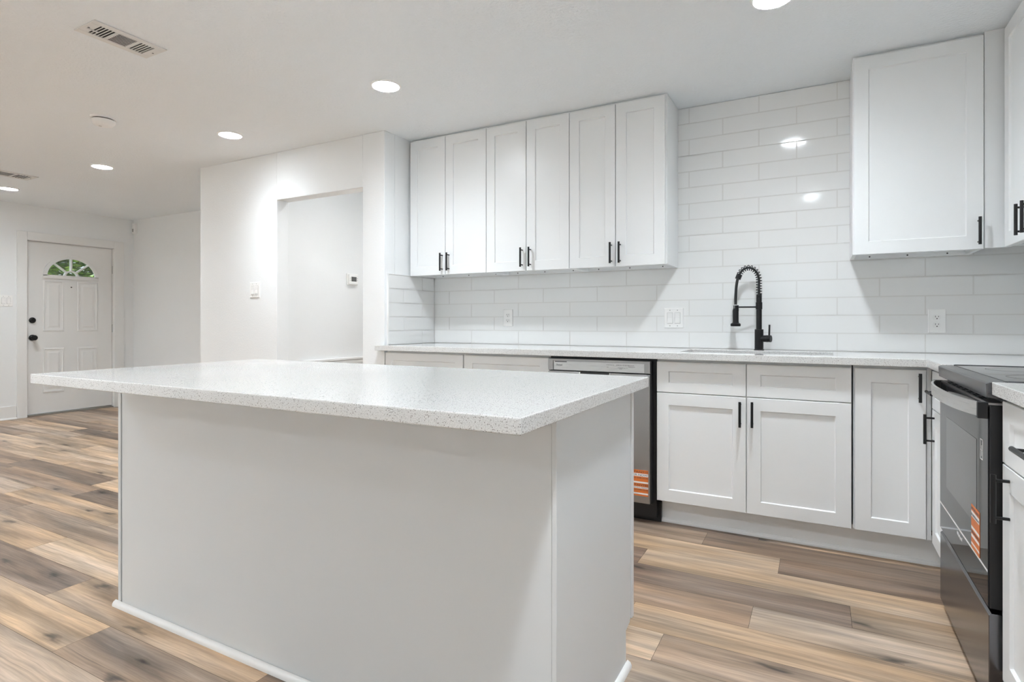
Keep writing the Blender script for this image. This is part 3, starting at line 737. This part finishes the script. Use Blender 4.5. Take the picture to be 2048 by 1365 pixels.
# ------------------------------------------------------------------ dishwasher
def dishwasher():
    x0, x1 = -1.378, -0.786; fy = 2.998
    t = thing('dishwasher', 'stainless steel dishwasher under the counter behind the island corner', 'dishwasher', (x0, fy, 0))
    w = x1 - x0
    bm = BM(); box(bm, -0.001, w + 0.0235, 0.040, 0.58, 0.03, 0.8795); obj('tub', bm, 'blackp', t)
    bm = BM(); box(bm, 0, w, 0, 0.036, 0.1084, 0.796); dn = obj('door', bm, 'steel', t, bevel=0.004)
    bm = BM(); box(bm, w + 0.0003, w + 0.006, 0.004, 0.045, 0.1084, 0.866); obj('door_edge', bm, 'blackp', t)
    bm = BM()   # control panel: frame with a recessed fascia
    prism(bm, [(0, 0.8015), (w, 0.8015), (w, 0.866), (0, 0.866)], 'y', 0.006, 0.036)
    box(bm, 0, 0.030, 0, 0.006, 0.8015, 0.866); box(bm, w - 0.028, w, 0, 0.006, 0.8015, 0.866); box(bm, 0.030, w - 0.028, 0, 0.006, 0.855, 0.866)
    cp = obj('control_panel', bm, 'steel', t)
    bm = BM(); box(bm, 0.034, w - 0.032, 0.0045, 0.0062, 0.803, 0.852); fa = obj('fascia', bm, 'steel_light', cp)
    text('logo', 'Whirlpool', 0.016, 'ink', cp, face_y(0.048, 0.0044, 0.826), 0.038)
    bm = BM(); box(bm, 0.040, 0.114, 0.0035, 0.0046, 0.8475, 0.8515); obj('vent_slot', bm, 'dark', cp)
    bm = BM()
    for k in range(5): box(bm, 0.352 + k * 0.0085, 0.3555 + k * 0.0085, 0.0040, 0.0046, 0.838, 0.843)
    for k in range(8): box(bm, 0.408 + k * 0.0092, 0.4125 + k * 0.0092, 0.0040, 0.0046, 0.838, 0.8435)
    for k, (a, b_, z) in enumerate(((0.352, 0.362, 0.828), (0.415, 0.446, 0.826), (0.452, 0.456, 0.824), (0.462, 0.468, 0.826), (0.472, 0.510, 0.833), (0.476, 0.505, 0.839), (0.422, 0.438, 0.820))):
        box(bm, a, b_, 0.0040, 0.0046, z, z + 0.0022)
    obj('button_markings', bm, 'inkg', cp)
    bm = BM(); box(bm, 0.195, 0.372, -0.0006, 0.020, 0.7775, 0.7955); hp = obj('pocket_handle', bm, 'dark', t)
    for a in (0.189, 0.366):
        bm = BM(); box(bm, a, a + 0.010, -0.002, 0.004, 0.774, 0.797); obj('pocket_end', bm, 'chrome', hp, bevel=0.003)
    bm = BM(); box(bm, -0.001, w + 0.040, 0.075, 0.10, 0.0, 0.107); obj('toe_panel', bm, 'blackp', t)
    # orange and white sticker low on the door
    sx0, sx1, z0, z1 = 0.440, w - 0.0095, 0.1475, 0.286
    def strip(a, b_, m_, nm): 
        bm = BM(); box(bm, sx0, sx1, -0.0010, -0.0001, a, b_); return obj(nm, bm, m_, st)
    bm = BM(); box(bm, sx0, sx1, -0.0009, 0.0, z0, z1); st = obj('sticker', bm, 'orange', t)
    st['label'] = 'orange and white register-now sticker'
    for a, b_ in ((0.2515, 0.2675), (0.2155, 0.2245), (0.1870, 0.1970), (0.1560, 0.1645)): strip(a, b_, 'paper', 'white_band')
    tw = sx1 - sx0
    for body, sz, z, wd in (('IMPORTANT!!!', 0.015, 0.2705, 0.145), ('REGISTER NOW', 0.014, 0.2548, 0.140), ('CALL 1-866-698-2538', 0.010, 0.2405, 0.140), ('IMPORTANTE!', 0.015, 0.2005, 0.138), ('REGISTRE AHORA MISMO', 0.008, 0.1893, 0.142), ('LLAME 1-866-698-2538', 0.008, 0.1775, 0.140)):
        text('sticker_text', body, sz, 'ink', st, face_y(sx1 - wd - 0.002, -0.0011, z), wd, 0.0001)
dishwasher()

# ------------------------------------------------------------------ range
def kitchen_range():
    y0, y1 = 1.962, 2.656; X = 0.404
    t = thing('electric_range', 'slide-in range with black glass oven door and steel drawer', 'range', (X, y0, 0))
    w = y1 - y0     # local: x from the door face into the cabinets, y along the counter
    bm = BM(); box(bm, 0.034, XR - X - 0.004, 0.004, w - 0.004, 0.04, 0.868); obj('body', bm, 'blackp', t)
    for a in (0.06, 0.55):
        for b_ in (0.05, w - 0.05):
            bm = BM(); cyl(bm, (a, b_, 0), (a, b_, 0.042), 0.016, seg=12); obj('foot', bm, 'blackp', t)
    bm = BM(); prism(bm, [(0, 0.036), (0, 0.285), (0.006, 0.290), (0.030, 0.290), (0.032, 0.036)], 'y', 0, w); obj('storage_drawer', bm, 'steel_dark', t, bevel=0.002)
    bm = BM(); box(bm, 0.0315, 0.033, -0.0, w, 0.04, 0.288)
    # oven door
    bm = BM(); box(bm, 0.002, 0.034, 0.0, w, 0.302, 0.852); dr_ = obj('oven_door', bm, 'blackp', t, bevel=0.003)
    bm.free() if False else None
    bm = BM(); box(bm, -0.001, 0.0018, 0.004, w - 0.004, 0.306, 0.848); gl = obj('door_glass', bm, 'bglass', dr_)
    bm = BM(); box(bm, -0.0016, -0.0008, 2.090 - y0, 2.530 - y0, 0.485, 0.737); obj('oven_window', bm, 'window', gl)
    bm = BM(); box(bm, -0.0015, -0.0008, 0.006, w - 0.006, 0.398, 0.404); obj('accent_line', bm, 'white_ink', gl)
    # text on a face that looks towards -x reads along -y
    def face_x(y, z, h=-0.0016): return Matrix.Translation((h, y, z)) @ Matrix.Rotation(R(-90), 4, 'Z') @ Matrix.Rotation(R(90), 4, 'X')
    text('logo', 'Whirlpool', 0.018, 'white_ink', gl, face_x(2.352 - y0, 0.375), 0.075)
    bm = BM()   # small rating mark in the upper corner
    a, b_, z0, z1 = 2.018 - y0, 2.048 - y0, 0.690, 0.748
    for q in ((a, b_, z0, z0 + 0.003), (a, b_, z1 - 0.003, z1), (a, a + 0.003, z0, z1), (b_ - 0.003, b_, z0, z1), (a, b_, 0.716, 0.719), (a + 0.013, a + 0.016, 0.70, 0.73)):
        box(bm, -0.0017, -0.0009, *q)
    obj('rating_mark', bm, 'white_ink', gl)
    # sticker
    bm = BM(); box(bm, -0.0021, -0.0012, 2.052 - y0, 2.150 - y0, 0.405, 0.534); st = obj('sticker', bm, 'orange', dr_); st['label'] = 'orange and white paper sticker'
    for a, b_ in ((0.498, 0.515), (0.462, 0.470), (0.438, 0.446), (0.416, 0.422)):
        bm = BM(); box(bm, -0.0023, -0.0013, 2.053 - y0, 2.149 - y0, a, b_); obj('white_band', bm, 'paper', st)
    text('sticker_text', 'IMPORTANT!!', 0.012, 'ink', st, face_x(2.147 - y0, 0.519, -0.0024), 0.092, 0.0001)
    text('sticker_text', 'REGISTER NOW', 0.011, 'ink', st, face_x(2.147 - y0, 0.501, -0.0026), 0.092, 0.0001)
    text('sticker_text', 'IMPORTANTE!', 0.011, 'ink', st, face_x(2.147 - y0, 0.450, -0.0024), 0.092, 0.0001)
    # bowed handle band
    bm = BM(); n_ = 32; zt, zb__ = 0.858, 0.820; P = []
    for i in range(n_ + 1):
        u = i / n_; yy = 0.012 + (w - 0.024) * u
        bow = 0.022 + 0.036 * (1 - abs(2 * u - 1) ** 2.6)
        P.append([bm.verts.new(p) for p in ((-bow, yy, zb__), (-bow, yy, zt), (-bow + 0.007, yy, zt), (-bow + 0.007, yy, zb__))])
    for p, q in zip(P, P[1:]):
        for i in range(4): bm.faces.new((p[i], p[(i + 1) % 4], q[(i + 1) % 4], q[i]))
    bm.faces.new(P[0]); bm.faces.new(P[-1][::-1])
    obj('handle', bm, 'steel_light', dr_, smooth=True)
    for a in (0.004, w - 0.022):
        bm = BM(); box(bm, -0.023, 0.006, a, a + 0.018, 0.814, 0.8585); obj('handle_bracket', bm, 'blackp', dr_, bevel=0.002)
    # vent trim along the door top
    bm = BM(); box(bm, 0.000, 0.033, 0.0, w, 0.8525, 0.858)
    vt = obj('door_top_trim', bm, 'steel', dr_)
    bm = BM()
    for k in range(7): 
        a = 0.10 + k * 0.075
        box(bm, 0.006, 0.011, a, a + 0.05, 0.8575, 0.8586); box(bm, 0.015, 0.020, a + 0.012, a + 0.062, 0.8575, 0.8586)
    obj('vent_slots', bm, 'dark', vt)
    # front lip and cooktop
    bm = BM(); prism(bm, [(-0.004, 0.872), (-0.006, 0.910), (0.000, 0.9135), (0.040, 0.9150), (0.040, 0.869)], 'y', 0, w); obj('front_lip', bm, 'steel_dark', t, bevel=0.0015)
    bm = BM(); xe = XR - X - 0.014
    box(bm, 0.040, xe, 0, 0.016, 0.869, 0.9185); box(bm, 0.040, xe, w - 0.016, w, 0.869, 0.9185); box(bm, xe - 0.04, xe, 0.016, w - 0.016, 0.869, 0.9185); obj('cooktop_frame', bm, 'steel_dark', t, bevel=0.002)
    bm = BM(); box(bm, 0.040, xe - 0.04, 0.020, w - 0.026, 0.90, 0.9165); ct = obj('cooktop_glass', bm, 'cglass', t, bevel=0.001)
    for (a, b_, r) in ((0.18, 0.19, 0.10), (0.18, w - 0.19, 0.085), (0.45, 0.19, 0.075), (0.45, w - 0.19, 0.10)):
        bm = BM()
        q = []
        for i in range(48):
            an = 2 * PI * i / 48
            q.append([bm.verts.new((a + rr * math.cos(an), b_ + rr * math.sin(an), z)) for rr, z in ((r, 0.9166), (r, 0.9168), (r - 0.002, 0.9168), (r - 0.002, 0.9166))])
        for i in range(48):
            p, s_ = q[i], q[(i + 1) % 48]
            for k in range(4): bm.faces.new((p[k], p[(k + 1) % 4], s_[(k + 1) % 4], s_[k]))
        obj('burner_ring', bm, 'inkg', ct)
kitchen_range()

# ------------------------------------------------------------------ wall plates
def plate_bm(w, h, t=0.006):
    bm = BM(); e = 0.003
    A = [bm.verts.new(p) for p in ((-w / 2, 0, -h / 2), (w / 2, 0, -h / 2), (w / 2, 0, h / 2), (-w / 2, 0, h / 2))]
    B = [bm.verts.new(p) for p in ((-w / 2, -t + 0.002, -h / 2), (w / 2, -t + 0.002, -h / 2), (w / 2, -t + 0.002, h / 2), (-w / 2, -t + 0.002, h / 2))]
    Cc = [bm.verts.new(p) for p in ((-w / 2 + e, -t, -h / 2 + e), (w / 2 - e, -t, -h / 2 + e), (w / 2 - e, -t, h / 2 - e), (-w / 2 + e, -t, h / 2 - e))]
    for p, q in ((A, B), (B, Cc)):
        for i in range(4): bm.faces.new((p[i], p[(i + 1) % 4], q[(i + 1) % 4], q[i]))
    bm.faces.new(Cc); bm.faces.new(A[::-1]); return bm

def outlet(label, x, y, z, rotz=0):
    t = thing('wall_outlet', label, 'outlet', (x, y, z), rotz)
    obj('cover_plate', plate_bm(0.074, 0.122), 'plate', t)
    for dz in (0.0197, -0.0197):
        bm = BM(); pts = []
        for i in range(32):
            a = 2 * PI * i / 32; xx = 0.0172 * math.cos(a); zz = max(-0.0125, min(0.0125, 0.0172 * math.sin(a))); pts.append((xx, zz + dz))
        prism(bm, pts, 'y', -0.0085, -0.005); r_ = obj('receptacle', bm, 'plate2', t)
        bm = BM(); box(bm, -0.0075, -0.0053, -0.0088, -0.0080, dz + 0.000, dz + 0.0085); box(bm, 0.0053, 0.0075, -0.0088, -0.0080, dz + 0.001, dz + 0.0075); cyl(bm, (0, -0.0088, dz - 0.0065), (0, -0.008, dz - 0.0065), 0.0028, seg=12); obj('slots', bm, 'ink', r_)
    bm = BM(); cyl(bm, (0, -0.0072, 0), (0, -0.0058, 0), 0.0028, seg=12); obj('screw', bm, 'plate2', t)

def rocker_switch(label, x, y, z, gangs=2, rotz=0, w=0.118, h=0.124):
    t = thing('light_switch', label, 'switch', (x, y, z), rotz)
    obj('cover_plate', plate_bm(w, h), 'plate', t)
    for g in range(gangs):
        cx = (g - (gangs - 1) / 2) * 0.046
        bm = BM(); box(bm, cx - 0.0175, cx + 0.0175, -0.0066, -0.005, -0.034, 0.034); fr = obj('switch_frame', bm, 'gap', t)  # grey rim stands in for the shadow gap round the rocker
        bm = BM(); prism(bm, [(-0.005, -0.0325), (-0.0115, -0.0325), (-0.0075, 0.0), (-0.0090, 0.0325), (-0.005, 0.0325)], 'x', cx - 0.0162, cx + 0.0162); obj('rocker', bm, 'plate2', t, bevel=0.001)
        for dz in (0.0485, -0.0485):
            bm = BM(); cyl(bm, (cx, -0.0070, dz), (cx, -0.0055, dz), 0.003, seg=10); obj('screw', bm, 'gap', t)
YT = YB - 0.0005
outlet('white duplex outlet on tile under the middle wall cabinet', -1.9715, YT, 1.1055)
outlet('white duplex outlet on tile right of the sink near the range', 0.5327, YT, 1.0806)
rocker_switch('white two-rocker switch plate on tile left of the faucet', -0.794, YT, 1.101)
rocker_switch('white two-rocker switch on the painted wall left of the hallway opening', -3.9725, YC - 0.0005, 1.333)
rocker_switch('white switch plate on the foyer wall left of the front door', XF + 0.0005, 2.858, 1.309, rotz=R(90))

# thermostat on hall wall (x = -3.76, faces +x)
t = thing('thermostat', 'small white thermostat with grey display inside the hallway opening', 'thermostat', (-3.76, 3.885, 1.464), R(90))
bm = BM(); box(bm, -0.068, 0.068, -0.010, 0, -0.052, 0.052); obj('back_plate', bm, 'plate', t, bevel=0.003)
bm = BM(); box(bm, -0.058, 0.058, -0.026, -0.0102, -0.044, 0.044); obj('housing', bm, 'plate2', t, bevel=0.004)
bm = BM(); box(bm, -0.030, 0.034, -0.0268, -0.0255, -0.018, 0.024); obj('display', bm, 'lcd', t)
bm = BM()
for xx in (-0.044, 0.045):
    for zz in (-0.008, 0.010): box(bm, xx - 0.004, xx + 0.004, -0.0272, -0.0255, zz - 0.003, zz + 0.003)
obj('buttons', bm, 'gap', t)

# ------------------------------------------------------------------ ceiling things
def downlight(label, x, y, key='led', group='round ceiling downlights'):
    t = thing('ceiling_downlight', label, 'downlight', (x, y, ZC), 0, group)
    bm = BM(); q = []
    for i in range(48):
        an = 2 * PI * i / 48
        q.append([bm.verts.new((rr * math.cos(an), rr * math.sin(an), z)) for rr, z in ((0.085, -0.0005), (0.083, -0.005), (0.074, -0.008), (0.0725, -0.006), (0.0725, -0.0005))])
    for i in range(48):
        p, s_ = q[i], q[(i + 1) % 48]
        for k in range(5): bm.faces.new((p[k], p[(k + 1) % 5], s_[(k + 1) % 5], s_[k]))
    obj('trim_ring', bm, 'plate', t, smooth=True)
    bm = BM(); lathe(bm, [(0.070, -0.0062), (0.072, -0.0055), (0.072, -0.0015)], seg=48); obj('diffuser', bm, key, t)
    return t
for x, y, lab in ((-2.13, 2.465, 'lit round downlight on the ceiling in front of the leftmost wall cabinet'),
                  (-3.655, 2.590, 'lit round downlight on the ceiling in front of the hallway opening'),
                  (-5.36, 2.602, 'lit round downlight on the ceiling past the left end of the opening wall'),
                  (-7.06, 2.591, 'lit round downlight on the ceiling nearest the front door'),
                  (-0.165, 2.545, 'lit round downlight on the ceiling over the sink side, cut by the top edge')):
    downlight(lab, x, y, 'led' if x > -3 else 'led2')
for x, y in ((-0.06, 0.50), (-2.05, 0.50), (-3.8, -0.70), (-5.5, -0.70), (-7.1, -0.70), (-1.9, -2.2), (-3.8, -2.3), (-5.5, -2.3), (-7.1, -2.3)):  # unseen; some placed from reflections and shadows, the others added as fill
    downlight('round ceiling downlight in the rows on the viewer side of the island', x, y, 'led3' if y < 0 else 'led')
downlight('round ceiling downlight inside the hallway', -3.15, 4.6, 'ledhall', None)  # hidden lamps added to keep the hallway bright
downlight('round ceiling downlight inside the hallway near its opening', -3.05, 3.45, 'ledhall', None)

def vent(label, x0, x1, y0, y1):
    t = thing('ceiling_vent', label, 'vent', ((x0 + x1) / 2, (y0 + y1) / 2, ZC))
    W_, L_ = (x1 - x0) / 2, (y1 - y0) / 2; mx, my = 0.034, 0.040
    bm = BM()
    for sx_ in (-1, 1): box(bm, sx_ * W_, sx_ * (W_ - mx), -L_, L_, -0.006, -0.0005)
    for sy in (-1, 1): box(bm, -W_ + mx, W_ - mx, sy * L_, sy * (L_ - my), -0.006, -0.0005)
    ly = L_ - my; wx = W_ - mx; b1, b2 = -ly + (2 * ly) * 0.31, -ly + (2 * ly) * 0.69
    for b_ in (b1, b2): box(bm, -wx, wx, b_ - 0.005, b_ + 0.005, -0.006, -0.0005)
    obj('frame', bm, 'vent', t, bevel=0.0015)
    bm = BM(); box(bm, -wx, wx, -ly, ly, -0.0012, -0.0004); obj('duct_cavity', bm, 'dark', t)
    bm = BM()
    def slat(c, horizontal, tilt):
        h = 0.0055
        if horizontal:   # runs along x
            prism(bm, [(c - h, -0.0015), (c - h + 0.001, -0.0015), (c + h * tilt, -0.0058), (c + h * tilt - 0.001, -0.0058)], 'x', -wx, wx)
        else:
            pass
    k1 = 5
    for i in range(k1):
        c = -ly + (b1 - 0.005 + ly) * (i + 0.75) / k1; box(bm, -wx, wx, c - 0.0024, c + 0.0018, -0.0056, -0.0040)
        c = b2 + 0.005 + (ly - b2 - 0.005) * (i + 0.25) / k1; box(bm, -wx, wx, c - 0.0026, c + 0.0026, -0.0056, -0.0030)
    k2 = 8
    for i in range(k2):
        c = -wx + 2 * wx * (i + 0.5) / k2; box(bm, c - 0.0019, c + 0.0019, b1 + 0.005, b2 - 0.005, -0.0056, -0.0046)
    obj('louvers', bm, 'vent', t)
    for sy in (-1, 1):
        bm = BM(); cyl(bm, (0, sy * (L_ - 0.018), -0.0075), (0, sy * (L_ - 0.018), -0.005), 0.0045, seg=12); obj('screw', bm, 'inkg', t)
    bm = BM(); box(bm, -0.012, -0.006, -L_ + 0.016, -L_ + 0.060, -0.010, -0.006); obj('damper_lever', bm, 'vent', t)
vent('white ceiling register with dark louvers nearest the viewer', -2.960, -2.782, 1.322, 1.636)
vent('white ceiling register far away near the front door', -6.490, -6.262, 2.090, 2.520)

t = thing('smoke_detector', 'round white smoke detector on the ceiling', 'smoke detector', (-4.075, 1.985, ZC))
bm = BM(); lathe(bm, [(0.030, -0.056), (0.052, -0.051), (0.066, -0.034), (0.0675, -0.0205), (0.060, -0.0200), (0.060, -0.0135), (0.071, -0.0125), (0.073, -0.0005)], seg=40); obj('housing', bm, 'plate', t, smooth=True)
bm = BM(); lathe(bm, [(0.0605, -0.0199), (0.0605, -0.0136)], seg=40); obj('air_slot', bm, 'dark', t)
bm = BM(); cyl(bm, (-0.012, -0.012, -0.0575), (-0.012, -0.012, -0.054), 0.009, seg=16); obj('test_button', bm, 'grout', t)

t = thing('motion_detector', 'small white sensor high in the foyer corner', 'sensor', (-7.79, YF, 2.284), 0)
bm = BM(); prism(bm, [(-0.030, 0), (-0.022, -0.040), (0.022, -0.040), (0.030, 0)], 'z', -0.065, 0.065); obj('housing', bm, 'plate', t, bevel=0.005)
bm = BM(); box(bm, -0.014, 0.014, -0.0425, -0.0395, -0.045, -0.005); obj('lens', bm, 'gap', t)

# curled dry leaf on the floor at the left edge
bm = BM(); P = []
for i in range(9):
    u = i / 8; a = -0.6 + 2.2 * u; wd = 0.010 * math.sin(PI * min(max(u, 0.06), 0.94))
    P.append([bm.verts.new(p) for p in ((0.07 * u - 0.035, -wd, 0.004 + 0.012 * math.sin(a) ** 2), (0.07 * u - 0.035, wd, 0.003 + 0.016 * math.sin(a) ** 2), (0.07 * u - 0.035, 0, 0.001 + 0.010 * math.sin(a) ** 2))])
for p, q in zip(P, P[1:]):
    for i in range(3): bm.faces.new((p[i], p[(i + 1) % 3], q[(i + 1) % 3], q[i]))
bm.faces.new(P[0]); bm.faces.new(P[-1][::-1])
o = obj('dry_leaf', bm, 'shaving', loc=(-4.60, 1.50, 0.0), rotz=R(35)); tag(o, 'tiny curled brown leaf on the wood floor at the left', 'leaf')

# ------------------------------------------------------------------ outdoors beyond the fanlight
bm = BM(); box(bm, -30, XF - 0.15, -12, 20, -0.25, -0.15); struct('ground', bm, 'grass')
bm = BM(); box(bm, -14, 8, -16, YN - 0.14, -0.14, -0.03); struct('patio', bm, 'concrete')  # unseen pale slab, added to bounce daylight in through the rear openings
t = thing('tree', 'leafy green tree seen through the front door fanlight', 'tree', (-11.4, 5.4, -0.15))
bm = BM(); tube(bm, [(0, 0, 0), (0.03, 0.02, 0.6), (-0.02, 0.05, 1.3), (0.02, 0.0, 2.2), (0, 0.1, 3.2)], [0.16, 0.13, 0.11, 0.08, 0.03], 12); obj('trunk', bm, 'bark', t, smooth=True)
bm = BM(); rnd = random.Random(3)
for k in range(15000):
    while True:
        p = Vector((rnd.uniform(-1, 1), rnd.uniform(-1, 1), rnd.uniform(-1, 1)))
        if p.length < 1: break
    c = Vector((p.x * 1.1, p.y * 1.7 - 0.2, 2.35 + p.z * 1.35)); s_ = rnd.uniform(0.035, 0.075)
    q = Matrix.Rotation(rnd.uniform(0, 2 * PI), 3, 'Z') @ Matrix.Rotation(rnd.uniform(-1.2, 1.2), 3, 'X')
    bm.faces.new([bm.verts.new(c + q @ Vector(v) * s_) for v in ((-1, 0, 0), (0, -0.5, 0.1), (1, 0, 0), (0, 0.5, 0.1))])
obj('foliage', bm, 'leaf', t)
